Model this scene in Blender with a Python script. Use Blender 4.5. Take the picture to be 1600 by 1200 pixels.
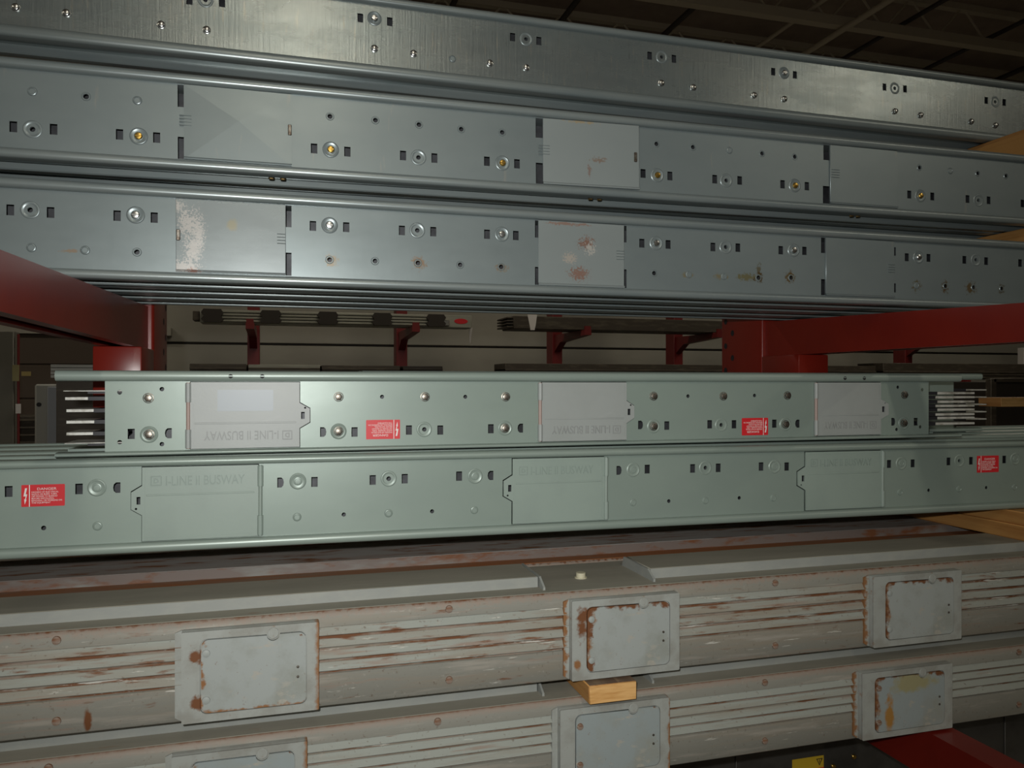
import bpy, bmesh, math, random
from mathutils import Vector, Matrix
random.seed(7)
for o in list(bpy.data.objects): bpy.data.objects.remove(o)
SC = bpy.context.scene
COL = SC.collection
R = math.radians
# ------------------------------------------------------------------ camera
EYE = 1.55                     # lens height above the floor (m)
F = 1244.0                     # focal length in pixels of the 1600x1200 frame
YAW = R(16.14)
S, C = math.sin(YAW), math.cos(YAW)
cd = bpy.data.cameras.new('camera'); cam = bpy.data.objects.new('camera', cd); COL.objects.link(cam)
cd.sensor_width = 36; cd.lens = 36 * F / 1600; cd.clip_start = .02; cd.clip_end = 100
cam.location = (0, 0, EYE); cam.rotation_euler = (R(90), 0, -YAW)
SC.camera = cam
# ------------------------------------------------------------------ world, flash, exposure
w = bpy.data.worlds.new('world'); SC.world = w; w.use_nodes = True
w.node_tree.nodes['Background'].inputs[0].default_value = (.9, .8, .65, 1)
w.node_tree.nodes['Background'].inputs[1].default_value = .014
fl = bpy.data.lights.new('camera_flash', 'SPOT'); flo = bpy.data.objects.new('camera_flash', fl); COL.objects.link(flo)
flo.location = (-.05, -.02, EYE + .07); flo.rotation_euler = (R(88), 0, -R(13))
fl.energy = 58; fl.spot_size = R(104); fl.spot_blend = 1; fl.shadow_soft_size = .012; fl.color = (1, 1, .97)
vs = SC.view_settings
vs.view_transform = 'Standard'; vs.look = 'None'; vs.gamma = 1; vs.use_curve_mapping = False; vs.exposure = 0

# ------------------------------------------------------------------ helpers
def un(px, py, Y):
    """pixel -> (X, z relative to the lens) on the vertical plane at depth Y"""
    t = (px - 800) / F; fw = Y / (C - t * S)
    return fw * (S + t * C), (600 - py) / F * fw
def ux(px, Y): return un(px, 600, Y)[0]

def finish(bm, name, mat=None, smooth=None):
    bmesh.ops.recalc_face_normals(bm, faces=bm.faces)
    me = bpy.data.meshes.new(name); bm.to_mesh(me); bm.free()
    if mat: me.materials.append(mat)
    if smooth:
        for p in me.polygons: p.use_smooth = True
        me.set_sharp_from_angle(angle=R(smooth))
    return me
def obj(name, me, parent=None, loc=(0, 0, 0), rot=None, label=None):
    o = bpy.data.objects.new(name, me); COL.objects.link(o); o.location = loc
    if rot: o.rotation_euler = rot
    if parent: o.parent = parent
    if label: o['label'] = label
    return o
def tag(o, label, cat, group=None, kind=None):
    o['label'] = label; o['category'] = cat
    if group: o['group'] = group
    if kind: o['kind'] = kind
    return o
def struct(o, label=None):
    o['kind'] = 'structure'
    if label: o['label'] = label
    return o
def thing(name, loc, label, cat, group=None, rot=(0, 0, 0)):
    o = bpy.data.objects.new(name, None); COL.objects.link(o); o.location = loc; o.rotation_euler = rot
    o.empty_display_size = .1
    return tag(o, label, cat, group)
def box(bm, x0, x1, y0, y1, z0, z1, bev=0, seg=1):
    vs_ = [bm.verts.new((x, y, z)) for x in (x0, x1) for y in (y0, y1) for z in (z0, z1)]
    fs = [bm.faces.new([vs_[i] for i in q]) for q in ((0, 1, 3, 2), (4, 6, 7, 5), (0, 4, 5, 1), (2, 3, 7, 6), (0, 2, 6, 4), (1, 5, 7, 3))]
    if bev:
        es = list({e for f in fs for e in f.edges})
        bmesh.ops.bevel(bm, geom=es, offset=bev, segments=seg, affect='EDGES', profile=.5)
def boxm(name, x0, x1, y0, y1, z0, z1, mat, bev=0, seg=1):
    bm = bmesh.new(); box(bm, x0, x1, y0, y1, z0, z1, bev, seg); return finish(bm, name, mat, 40 if bev else None)
def prism_x(bm, prof, xa, xb):
    a = [bm.verts.new((xa, y, z)) for y, z in prof]; b = [bm.verts.new((xb, y, z)) for y, z in prof]
    n = len(prof)
    for i in range(n): bm.faces.new((a[i], a[(i + 1) % n], b[(i + 1) % n], b[i]))
    bm.faces.new(a); bm.faces.new(b)
def prism_y(bm, prof, ya, yb):                       # prof in (x, z)
    a = [bm.verts.new((x, ya, z)) for x, z in prof]; b = [bm.verts.new((x, yb, z)) for x, z in prof]
    n = len(prof)
    for i in range(n): bm.faces.new((a[i], a[(i + 1) % n], b[(i + 1) % n], b[i]))
    bm.faces.new(a); bm.faces.new(b)
def lathe(bm, prof, n=20, cap=True, cx=0, cz=0):      # axis along y; prof (r, y)
    rings = []
    for r, y in prof:
        if r <= 1e-6: rings.append([bm.verts.new((cx, y, cz))])
        else: rings.append([bm.verts.new((cx + r * math.cos(k * 2 * math.pi / n), y, cz + r * math.sin(k * 2 * math.pi / n))) for k in range(n)])
    for A, B in zip(rings, rings[1:]):
        for k in range(n):
            k2 = (k + 1) % n
            if len(A) == 1 and len(B) == 1: continue
            if len(B) == 1: bm.faces.new((A[k], A[k2], B[0]))
            elif len(A) == 1: bm.faces.new((A[0], B[k2], B[k]))
            else: bm.faces.new((A[k], A[k2], B[k2], B[k]))
def cyl(bm, p0, p1, r, n=12):
    p0, p1 = Vector(p0), Vector(p1); d = (p1 - p0); L = d.length; q = d.to_track_quat('Z', 'Y').to_matrix()
    a = []; b = []
    for k in range(n):
        v = q @ Vector((r * math.cos(2 * math.pi * k / n), r * math.sin(2 * math.pi * k / n), 0))
        a.append(bm.verts.new(p0 + v)); b.append(bm.verts.new(p1 + v))
    for k in range(n): bm.faces.new((a[k], a[(k + 1) % n], b[(k + 1) % n], b[k]))
    bm.faces.new(a); bm.faces.new(b)
def from_curve(cu, name):
    o = bpy.data.objects.new('tmp', cu); COL.objects.link(o)
    dg = bpy.context.evaluated_depsgraph_get(); dg.update()
    me = bpy.data.meshes.new_from_object(o.evaluated_get(dg)); me.name = name
    bpy.data.objects.remove(o)
    me.transform(Matrix(((1, 0, 0, 0), (0, 0, -1, 0), (0, 1, 0, 0), (0, 0, 0, 1))))   # XY drawing -> upright XZ, front towards -Y
    me.materials.clear()
    return me
def sheet(name, outer, holes, th, mat, y0=0):
    """upright sheet with real holes; front face at y = y0, thickness th backwards"""
    cu = bpy.data.curves.new(name, 'CURVE'); cu.dimensions = '2D'; cu.fill_mode = 'BOTH'; cu.extrude = th / 2
    for loop in [outer] + holes:
        sp = cu.splines.new('POLY'); sp.points.add(len(loop) - 1); sp.use_cyclic_u = True
        for p, q in zip(sp.points, loop): p.co = (q[0], q[1], 0, 1)
    me = from_curve(cu, name)
    me.transform(Matrix.Translation((0, y0 + th / 2, 0)))
    me.materials.append(mat)
    return me
def text(body, size, ext, align='LEFT', sx=1):
    cu = bpy.data.curves.new('t', 'FONT'); cu.body = body; cu.size = size; cu.extrude = ext; cu.align_x = align
    cu.resolution_u = 3
    me = from_curve(cu, 'lettering')
    if sx != 1: me.transform(Matrix.Scale(sx, 4, (1, 0, 0)))
    return me
def rect(x0, x1, z0, z1): return [(x0, z0), (x1, z0), (x1, z1), (x0, z1)]
def circ(x, z, r, n=14): return [(x + r * math.cos(2 * math.pi * k / n), z + r * math.sin(2 * math.pi * k / n)) for k in range(n)]
def rrect(x0, x1, z0, z1, r, n=4):
    out = []
    for cx, cz, a0 in ((x1 - r, z0 + r, -90), (x1 - r, z1 - r, 0), (x0 + r, z1 - r, 90), (x0 + r, z0 + r, 180)):
        for k in range(n + 1):
            a = R(a0 + 90 * k / n); out.append((cx + r * math.cos(a), cz + r * math.sin(a)))
    return out
def join(meshes, name, mat=None):
    bm = bmesh.new()
    for m in meshes: bm.from_mesh(m)
    me = bpy.data.meshes.new(name); bm.to_mesh(me); bm.free()
    if mat: me.materials.append(mat)
    return me

# ------------------------------------------------------------------ materials
def paint(name, base, rough=.4, metal=0, layers=(), bump=None, spec=.5, coord='Object', coat=0, rough_var=0):
    """layers: ('noise', col, scale3, detail, lo, hi) | ('edge', col, axis, pos, sign, width, amp, nscale) | ('spot', col, cx, cz, rx, rz, amp, nscale)"""
    m = bpy.data.materials.new(name); m.use_nodes = True; nt = m.node_tree; N = nt.nodes; L = nt.links
    b = N['Principled BSDF']; b.inputs['Roughness'].default_value = rough; b.inputs['Metallic'].default_value = metal
    b.inputs['Specular IOR Level'].default_value = spec; b.inputs['Coat Weight'].default_value = coat
    tc = N.new('ShaderNodeTexCoord'); src = tc.outputs[coord]
    def noise(scale, detail=4, off=0):
        mp = N.new('ShaderNodeMapping'); mp.inputs['Scale'].default_value = scale; mp.inputs['Location'].default_value = (off, off * .7, off * 1.3)
        L.new(src, mp.inputs[0]); n = N.new('ShaderNodeTexNoise'); n.inputs['Scale'].default_value = 1; n.inputs['Detail'].default_value = detail
        n.inputs['Roughness'].default_value = .62
        L.new(mp.outputs[0], n.inputs[0]); return n.outputs[0]
    def math_(op, a, b_=None, clamp=False):
        n = N.new('ShaderNodeMath'); n.operation = op; n.use_clamp = clamp
        for i, v in enumerate((a, b_)):
            if v is None: continue
            if isinstance(v, (int, float)): n.inputs[i].default_value = v
            else: L.new(v, n.inputs[i])
        return n.outputs[0]
    sep = None
    def axis(a):
        nonlocal sep
        if sep is None: sep = N.new('ShaderNodeSeparateXYZ'); L.new(src, sep.inputs[0])
        return sep.outputs['XYZ'.index(a)]
    cur = None
    def mixin(mask, col):
        nonlocal cur
        mx = N.new('ShaderNodeMix'); mx.data_type = 'RGBA'
        L.new(mask, mx.inputs[0])
        if cur is None: mx.inputs[6].default_value = (*base, 1)
        else: L.new(cur, mx.inputs[6])
        mx.inputs[7].default_value = (*col, 1); cur = mx.outputs[2]
    for i, ly in enumerate(layers):
        k = ly[0]
        if k == 'noise':
            _, col, sc, det, lo, hi = ly
            mr = N.new('ShaderNodeMapRange'); mr.inputs[1].default_value = lo; mr.inputs[2].default_value = hi
            L.new(noise(sc, det, 3.1 * i + 1), mr.inputs[0]); mixin(mr.outputs[0], col)
        elif k == 'edge':
            _, col, ax, pos, sg, wd, amp, ns = ly
            d = math_('MULTIPLY', math_('SUBTRACT', pos, axis(ax)), sg)
            nn = math_('MULTIPLY', math_('SUBTRACT', noise((ns, ns, ns), 5, 2.3 * i), .5), amp)
            mixin(math_('DIVIDE', math_('ADD', d, nn), wd, True), col)
        elif k == 'spot':
            _, col, cx, cz, rx, rz, amp, ns = ly
            dx = math_('POWER', math_('DIVIDE', math_('SUBTRACT', axis('X'), cx), rx), 2)
            dz = math_('POWER', math_('DIVIDE', math_('SUBTRACT', axis('Z'), cz), rz), 2)
            d = math_('SQRT', math_('ADD', dx, dz))
            nn = math_('MULTIPLY', math_('SUBTRACT', noise((ns, ns, ns), 5, 1.7 * i + .5), .5), amp)
            mixin(math_('MULTIPLY', math_('ADD', math_('SUBTRACT', 1, d), nn), 2.2, True), col)
    if cur is None: b.inputs['Base Color'].default_value = (*base, 1)
    else: L.new(cur, b.inputs['Base Color'])
    if rough_var:
        L.new(math_('ADD', math_('MULTIPLY', math_('SUBTRACT', noise((9, 9, 30), 4, 5), .5), rough_var), rough, True), b.inputs['Roughness'])
    if bump:
        bp = N.new('ShaderNodeBump'); bp.inputs['Strength'].default_value = bump[1]; bp.inputs['Distance'].default_value = .002
        sc = bump[0] if isinstance(bump[0], tuple) else (bump[0],) * 3
        L.new(noise(sc, 5, 9), bp.inputs['Height']); L.new(bp.outputs[0], b.inputs['Normal'])
    m.diffuse_color = (*base, 1)
    return m

BLUE = (.222, .263, .268); BLUE2 = (.20, .24, .247)
GREEN = (.262, .325, .29); GREEN2 = (.24, .30, .27)
M = {}
M['blue'] = paint('grey_enamel', BLUE, .33, .38, [('noise', BLUE2, (5, 5, 9), 4, .35, .7), ('noise', (.3, .3, .27), (60, 60, 8), 3, .66, .8)], ((30, 30, 6), .05), rough_var=.12)
M['row1'] = paint('grey_enamel_brushed', (.25, .28, .275), .27, .6, [('noise', (.21, .25, .255), (5, 5, 9), 4, .35, .7), ('noise', (.15, .17, .17), (260, 260, 22), 3, .62, .74), ('noise', (.33, .33, .29), (180, 180, 14), 3, .60, .72)], ((240, 240, 10), .10), rough_var=.16)
M['bluerail'] = paint('grey_enamel_rail', (.245, .28, .277), .31, .35, [('noise', BLUE2, (4, 30, 30), 4, .4, .7), ('noise', (.30, .16, .12), (7, 20, 20), 5, .73, .78)], rough_var=.1)
M['green'] = paint('green_grey_enamel', GREEN, .38, .15, [('noise', GREEN2, (4, 4, 8), 4, .35, .7)], ((40, 40, 40), .03), rough_var=.1)
M['greenrail'] = paint('green_grey_rail', (.275, .335, .30), .36, .15, [('noise', GREEN2, (4, 30, 30), 4, .4, .7)])
M['plastic'] = paint('grey_plastic', (.32, .345, .338), .42, 0, [('noise', (.30, .325, .315), (12, 12, 12), 5, .4, .65), ('noise', (.42, .43, .43), (5, 5, 14), 4, .62, .8)], (300, .05))
M['plastic_green'] = paint('green_plastic', (.27, .335, .30), .42, 0, [('noise', (.25, .31, .28), (10, 10, 10), 5, .4, .65)], (300, .04))
M['letter'] = paint('grey_plastic_letters', (.275, .29, .285), .5)
M['letter_green'] = paint('green_plastic_letters', (.235, .295, .265), .5)
M['galv'] = paint('galvanised', (.075, .078, .085), .5, .4, [('noise', (.035, .036, .04), (14, 14, 14), 4, .4, .6)])
M['zinc'] = paint('zinc_plate', (.62, .63, .62), .26, 1)
M['steel'] = paint('dull_steel', (.25, .23, .20), .38, .9, [('noise', (.12, .09, .07), (200, 200, 200), 3, .45, .65)])
M['brass'] = paint('brass', (.62, .40, .10), .3, 1)
M['bronze'] = paint('dull_brass', (.30, .20, .08), .4, .8)
M['dark'] = paint('dark_interior', (.012, .012, .013), .7)
M['black'] = paint('black_insulation', (.018, .018, .022), .45)
M['silver'] = paint('tinned_bar', (.66, .66, .62), .4, .3, [('noise', (.34, .32, .27), (40, 40, 40), 4, .45, .7)])
M['redlabel'] = paint('label_red', (.62, .022, .03), .4)
M['white'] = paint('label_white', (.75, .72, .70), .5)
M['red'] = paint('rack_red', (.20, .014, .007), .3, 0, [('noise', (.16, .011, .007), (5, 5, 5), 4, .4, .7), ('noise', (.22, .02, .015), (30, 30, 30), 5, .7, .8)], (25, .04))
M['wood'] = paint('pine', (.52, .27, .085), .62, 0, [('noise', (.40, .18, .05), (60, 3, 60), 5, .42, .62), ('noise', (.24, .10, .035), (120, 4, 120), 3, .62, .75)], ((90, 5, 90), .15))
M['woodend'] = paint('pine_end', (.74, .44, .17), .65, 0, [('noise', (.58, .30, .09), (12, 12, 120), 3, .42, .62)])
M['woodtop'] = paint('dirty_pine', (.22, .15, .09), .7, 0, [('noise', (.13, .08, .05), (40, 6, 40), 5, .4, .6), ('noise', (.36, .25, .15), (60, 8, 60), 4, .6, .75)])

# ================================================================== structure
EZ = lambda z: z + EYE
CEIL = EZ(4.2); WALLY = 9.0
mconc = paint('concrete', (.16, .15, .135), .6, 0, [('noise', (.11, .10, .09), (1.5, 1.5, 1.5), 6, .4, .65)], (20, .1))
mwall = paint('wall_panel', (.38, .365, .31), .55, 0, [('noise', (.33, .315, .27), (.6, .6, 2), 4, .4, .65)])
mdeck = paint('roof_deck', (.36, .28, .215), .7, 0, [('noise', (.27, .21, .17), (2, 2, 2), 4, .4, .65)])
mjoist = paint('joist_paint', (.55, .48, .36), .6)
mjdark = paint('dark_steel', (.05, .042, .035), .6)
struct(obj('floor', boxm('floor', -12, 20, -13, WALLY + .2, -.1, 0, mconc)), 'bare concrete warehouse floor')
wb = struct(obj('wall_back', boxm('wall_back', -12, 20, WALLY + .05, WALLY + .25, 0, CEIL, mjdark)), 'pale panelled warehouse wall behind the racks')
zs = [0, .68, 1.98, 3.28, 4.58, CEIL]
for a, b in zip(zs, zs[1:]):
    obj('wall_panel', boxm('wall_panel', -12, 20, WALLY, WALLY + .06, a + .012, b - .012, mwall, .006), wb)
struct(obj('wall_left', boxm('wall_left', -12.2, -12, -13, WALLY + .2, 0, CEIL, mwall)), 'plain warehouse side wall')
struct(obj('wall_right', boxm('wall_right', 20, 20.2, -13, WALLY + .2, 0, CEIL, mwall)), 'plain warehouse end wall')
struct(obj('wall_front', boxm('wall_front', -12, 20, -13.2, -13, 0, CEIL, mwall)), 'plain warehouse wall across the aisle')
ce = struct(obj('ceiling', boxm('ceiling', -12, 20, -13, WALLY + .2, CEIL, CEIL + .1, mdeck)), 'dark roof deck on open bar joists')
for Yj in (8.45, 7.09, 4.3, 1.5, -1.3, -4.1, -6.9, -9.7):
    zb_, zt_ = EZ(3.8), CEIL
    j = obj('joist', join([boxm('c', -12, 20, Yj - .05, Yj + .05, zb_ - .05, zb_ + .05, None), boxm('c', -12, 20, Yj - .04, Yj + .04, zt_ - .07, zt_, None)], 'joist', mjoist), ce)
    x = -12; k = 0
    bm = bmesh.new()
    cyl(bm, (0, 0, 0), (.35, 0, zt_ - zb_ - .02), .013, 6); wm1 = finish(bm, 'web_bar', mjoist)
    bm = bmesh.new(); cyl(bm, (0, 0, zt_ - zb_ - .02), (.35, 0, 0), .013, 6); wm2 = finish(bm, 'web_bar', mjoist)
    rng = range(12, 56) if Yj > 6 else range(0)
    for q in rng: obj('web_bar', wm1 if q % 2 == 0 else wm2, j, (-12 + .35 * q, Yj, zb_))
for xj, mt, zz, r in ((1.7, mjdark, 3.92, .03), (2.9, mjdark, 3.92, .03), (4.12, mjdark, 3.92, .03), (5.29, mjoist, 3.9, .025), (6.5, mjdark, 3.92, .025), (7.7, mjdark, 3.92, .025), (8.85, mjdark, 3.92, .03), (5.66, mjoist, 3.72, .033)):
    bm = bmesh.new(); cyl(bm, (xj, -12.8, EZ(zz)), (xj, 8.9, EZ(zz)), r, 10)
    obj('bridging_bar', finish(bm, 'bridging_bar', mjoist if mt is mjoist else mjdark, 60), ce)
# brown roll-up door behind the left rack arm
d1 = struct(obj('door_1', boxm('door_1', -3.9, -1.25, WALLY - .06, WALLY, 0, EZ(.52), paint('brown_door', (.085, .062, .045), .6))), 'brown roll-up door in the back wall')
obj('door_lintel', boxm('door_lintel', -4.1, -1.1, WALLY - .12, WALLY, EZ(.50), EZ(.58), mwall), d1)
for k in range(6): obj('door_slat', boxm('door_slat', -3.9, -1.25, WALLY - .075, WALLY - .055, EZ(-1.5 + .34 * k), EZ(-1.18 + .34 * k), d1.data.materials[0], .005), d1)

# ceiling fluorescent fixtures: aisle row inferred from reflections, side and back-wall ones added
mlh = paint('fixture_white', (.6, .6, .58), .5)
memi = bpy.data.materials.new('fluorescent_tube'); memi.use_nodes = True
memi.node_tree.nodes['Principled BSDF'].inputs['Emission Color'].default_value = (1, .9, .68, 1)
memi.node_tree.nodes['Principled BSDF'].inputs['Emission Strength'].default_value = 2.0
def fixture(x, y, energy, along='Y', label='white fluorescent fixture hanging in the row along the aisle'):
    t = thing('ceiling_lamp', (x, y, EZ(3.55)), label, 'lamp', 'fluorescent ceiling lamps', rot=(0, 0, 0 if along == 'Y' else R(90)))
    bm = bmesh.new(); prism_y(bm, [(-.16, .0), (-.10, .09), (.10, .09), (.16, 0), (.15, 0), (.095, .082), (-.095, .082), (-.15, 0)], -1.2, 1.2)
    obj('reflector', finish(bm, 'reflector', mlh), t)
    for s in (-.07, .07):
        bm = bmesh.new(); cyl(bm, (s, -1.15, .04), (s, 1.15, .04), .019, 10); obj('tube', finish(bm, 'tube', memi, 60), t)
    for s in (-1, 1):
        bm = bmesh.new(); cyl(bm, (0, s, .085), (0, s, CEIL - EZ(3.55)), .006, 6); obj('hanger_rod', finish(bm, 'hanger_rod', mlh), t)
    ld = bpy.data.lights.new('tube_light', 'AREA'); ld.shape = 'RECTANGLE'; ld.size = .26; ld.size_y = 2.3; ld.energy = energy; ld.color = (1, .91, .74)
    lo = obj('tube_light', ld, t, (0, 0, -.005))
for yy, en in ((-3.2, 22), (-6.0, 60), (-8.8, 70)): fixture(.15, yy, en)
for xx in (-6, 6.5): fixture(xx, -4.6, 60, 'Y', 'added unseen fluorescent fixture softening ambient light over the ' + ('west' if xx < 0 else 'east') + ' end of the aisle')  # unseen side lamps, added to soften the ambient light
for xx in (-4.5, 1.0, 6.5): fixture(xx, 5.6, 36, 'X', 'added unseen fluorescent fixture lighting the back wall')  # lamps out of view, added to light the back wall

# ================================================================== shared small hardware
def lm(name, prof, mat, n=20):
    bm = bmesh.new(); lathe(bm, prof, n); return finish(bm, name, mat, 35)
def bolt_mesh(mat, r, h, slot=False, hexa=False):
    bm = bmesh.new()
    if hexa:
        lathe(bm, [(r * 1.28, 0), (r * 1.28, -h * .3), (r * 1.1, -h * .36)], 18); lathe(bm, [(r, -h * .3), (r, -h * .92), (r * .86, -h), (0, -h)], 6)
    else:
        lathe(bm, [(r * 1.02, 0), (r, -h * .55), (r * .8, -h * .9), (r * .4, -h), (0, -h)], 16)
    if slot: box(bm, -r * .8, r * .8, -h * 1.12, -h * .9, -r * .12, r * .12)
    return finish(bm, 'bolt', mat, 35)
B_zinc = bolt_mesh(M['zinc'], .0055, .0055, hexa=True)
B_zincpan = bolt_mesh(M['zinc'], .0062, .004, slot=True)
B_brass = bolt_mesh(M['brass'], .0058, .004, slot=True)
B_steel = bolt_mesh(M['steel'], .0066, .005, hexa=True)
def ring_set(mat):
    return dict(ring=lm('embossed_ring', [(.0140, .0002), (.0130, -.0007), (.0116, -.0010), (.0100, -.0005), (.0080, .0002), (.0043, .0004), (.0040, .004)], mat, 28),
                knob=lm('embossed_ring', [(.0140, .0002), (.0130, -.0008), (.0116, -.0012), (.0100, -.0006), (.0072, -.0003), (.0066, -.0012), (.005, -.0015), (.0044, -.0008), (0, -.001)], mat, 28),
                eye=lm('eyelet', [(.0072, .0002), (.0060, -.0012), (.0048, -.0012), (.0042, .0015)], mat, 20),
                dome=lm('embossed_dimple', [(.0072, .0002), (.0062, -.0014), (.0050, -.0018), (.0042, -.0008), (0, -.0008)], mat, 20))
RS_blue = ring_set(M['blue']); RS_green = ring_set(M['green'])

# ================================================================== busways
def rail_prof(z0, h, up):
    """half-round flange bulging forward of the face plate"""
    pts = [(0.0005, h)]
    for k in range(9):
        a = R(90 - 180 * k / 8)
        pts.append((-.0045 - .006 * math.cos(a), h / 2 + (h / 2 - .0005) * math.sin(a)))
    pts += [(.012, 0), (.014, .002), (.014, h)]
    if up: pts = [(y, h - z) for y, z in pts]
    return [(y, z0 + z) for y, z in pts]
class Busway:
    def __init__(s, Y, zt, zb, rt, rb, slope, xa, xb, face, rail, rs, label, group=None, plate=None, name='busway', depth=.084):
        s.Y, s.zb, s.slope, s.H, s.rt, s.rb = Y, zb, slope, zt - zb, rt, rb
        s.face, s.rs = face, rs; s.holes = []; s.depth = depth
        s.root = thing(name, (0, Y, EZ(zb)), label, 'busway', group, rot=(0, -math.atan(slope), 0))
        s.xa, s.xb = xa, xb; s.pa, s.pb = plate if plate else (xa, xb)
        for nm, z0, h, up in (('top_rail', s.H - rt, rt, True), ('bottom_rail', 0, rb, False)):
            bm = bmesh.new(); prism_x(bm, rail_prof(z0, h, up), xa, xb); obj(nm, finish(bm, nm, rail, 40), s.root)
            bm = bmesh.new(); prism_x(bm, [(depth - y, z) for y, z in rail_prof(z0, h, up)], xa, xb); obj('rear_' + nm, finish(bm, nm, rail, 40), s.root)
        bm = bmesh.new(); pa, pb = s.pa, s.pb
        box(bm, pa, pb, .013, depth - .013, rb * .75, rb * .75 + .002); box(bm, pa, pb, .013, depth - .013, s.H - rt * .75 - .002, s.H - rt * .75)
        box(bm, pa, pb, depth - .004, depth - .001, rb, s.H - rt)
        obj('housing', finish(bm, 'housing', rail), s.root)
        obj('inner_plate', boxm('inner_plate', pa + .004, pb - .004, .040, .044, rb + .002, s.H - rt - .002, M['galv']), s.root)
    def P(s, px, py):
        X, z = un(px, py, s.Y); return X, z - s.zb - s.slope * X
    def put(s, name, me, px, py, dy=0, parent=None, label=None):
        X, z = s.P(px, py); return obj(name, me, s.root, (X, dy, z), label=label)
    def square(s, px, py, w_=.0105, h=.0165, shape='r'):
        X, z = s.P(px, py); a, b, c, d = X - w_ / 2, X + w_ / 2, z - h / 2, z + h / 2
        if shape == 'r': lp = rect(a, b, c, d)
        else:
            rr = [(b, c), (b, d), (a + .004, d), (a + .001, d - .003), (a, z), (a + .001, c + .003), (a + .004, c)]
            lp = rr if shape == 'dl' else [(2 * X - x, q) for x, q in rr][::-1]
        s.holes.append(lp)
    def hole(s, px, py, r=.004): X, z = s.P(px, py); s.holes.append(circ(X, z, r))
    def sets(s, items):
        """(left square px,py,kind) (centre px,py,type) (right square ...)"""
        for L, c, Rr in items:
            for q in (L, Rr):
                if q: s.square(q[0], q[1], shape=q[2] if len(q) > 2 else 'r')
            if not c: continue
            if c[2] == 'hole': s.hole(c[0], c[1], .0040); s.put('embossed_ring', s.rs['ring'], c[0], c[1])
            elif c[2] == 'knob': s.put('embossed_ring', s.rs['knob'], c[0], c[1])
            else:
                s.put('embossed_ring', s.rs['knob'], c[0], c[1])
                s.put('bolt', {'brass': B_brass, 'zinc': B_zincpan, 'steel': B_steel}[c[2]], c[0], c[1], -.0008)
    def small(s, items):
        for px, py, k in items:
            if k == 'h': s.hole(px, py, .0041); s.put('eyelet', s.rs['eye'], px, py)
            elif k == 'p': s.hole(px, py, .0036)
            elif k == 'd': s.put('embossed_dimple', s.rs['dome'], px, py)
            elif k == 'z': s.put('bolt', B_zinc, px, py)
            elif k == 's': s.put('bolt', B_steel, px, py)
    def close(s, mat=None):
        obj('face_plate', sheet('face_plate', rect(s.pa, s.pb, s.rb * .6, s.H - s.rt * .6), s.holes, .0016, mat or s.face), s.root)
    # --- thin sheet-metal door lying on the face plate
    def metal_door(s, x0, x1, slots=(), ribs=None, latch=None, mat=None, dent=False, tilt=0):
        a, b = s.P(x0, 600)[0], s.P(x1, 600)[0]; z0, z1 = s.rb + .0006, s.H - s.rt - .0006
        cx = (a + b) / 2; hw = (b - a) / 2; hz = (z1 - z0) / 2
        bm = bmesh.new()
        if dent:
            T = [(-hw, hz), (hw, hz), (hw, -hz), (-hw, -hz), (.0, hz * .12)]
            ys = [-.0028, -.0028, -.0045, -.0045, -.0056]
            fv = [bm.verts.new((x, y, z)) for (x, z), y in zip(T, ys)]
            bv = [bm.verts.new((x, -.0002, z)) for x, z in T[:4]]
            for q in ((0, 1, 4), (1, 2, 4), (2, 3, 4), (3, 0, 4)): bm.faces.new([fv[i] for i in q])
            for i in range(4): bm.faces.new((fv[i], fv[(i + 1) % 4], bv[(i + 1) % 4], bv[i]))
            bm.faces.new(bv)
        else: box(bm, -hw, hw, -.003, -.0002, -hz, hz, .0008)
        d = obj('access_door', finish(bm, 'access_door', mat or s.face, None if dent else 40), s.root, (cx, 0, (z0 + z1) / 2), (0, 0, -tilt))
        if tilt: d.location.y = -math.sin(tilt) * hw
        # rolled lip along the lower edge
        bm = bmesh.new(); prism_x(bm, [(-.0045, -hz), (-.0055, -hz + .002), (-.0045, -hz + .004), (-.001, -hz + .005), (-.001, -hz)], -hw, hw); obj('lower_lip', finish(bm, 'lower_lip', mat or s.face, 50), d)
        for sx0, sx1, f0, f1 in slots:                  # dark hinge slots cut in the plate beside the door
            p, q = s.P(sx0, 600)[0], s.P(sx1, 600)[0]
            s.holes.append(rect(p, q, z0 + (z1 - z0) * f0, z0 + (z1 - z0) * f1))
        if ribs:
            p, q = s.P(ribs[0], 600)[0] - cx, s.P(ribs[1], 600)[0] - cx
            for k in range(4):
                bm = bmesh.new(); prism_x(bm, [(-.0028, -.0008), (-.0048, 0), (-.0028, .0008)], p, q); obj('louvre_rib', finish(bm, 'louvre_rib', mat or s.face), d, (0, 0, (1.5 - k) * .0052 + .002))
        if latch:
            p = s.P(latch, 600)[0] - cx
            bm = bmesh.new(); box(bm, -.003, .003, -.0055, -.002, -.009, .009, .001); box(bm, -.001, .001, -.0075, -.005, 0, .007); obj('latch', finish(bm, 'latch', M['steel']), d, (p, 0, 0))
        return d
    # --- moulded door with hinge barrel and pull tab
    def moulded_door(s, xh, xf, xt, mat, flip, faint=False):
        a, b, t = (s.P(q, 600)[0] for q in (xh, xf, xt)); z0, z1 = s.rb + .0015, s.H - s.rt - .0015
        cx, cz = (a + b) / 2, (z0 + z1) / 2; hw, hz = abs(b - a) / 2, (z1 - z0) / 2; sg = 1 if b > a else -1; tw = abs(t - b)
        f0, f1 = (-.30 * hz, .50 * hz) if not flip else (-.42 * hz, .36 * hz)
        out = [(-hw, -hz), (hw, -hz), (hw, f0), (hw + tw, f0 + .010), (hw + tw, f1 - .010), (hw, f1), (hw, hz), (-hw, hz)]
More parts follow.
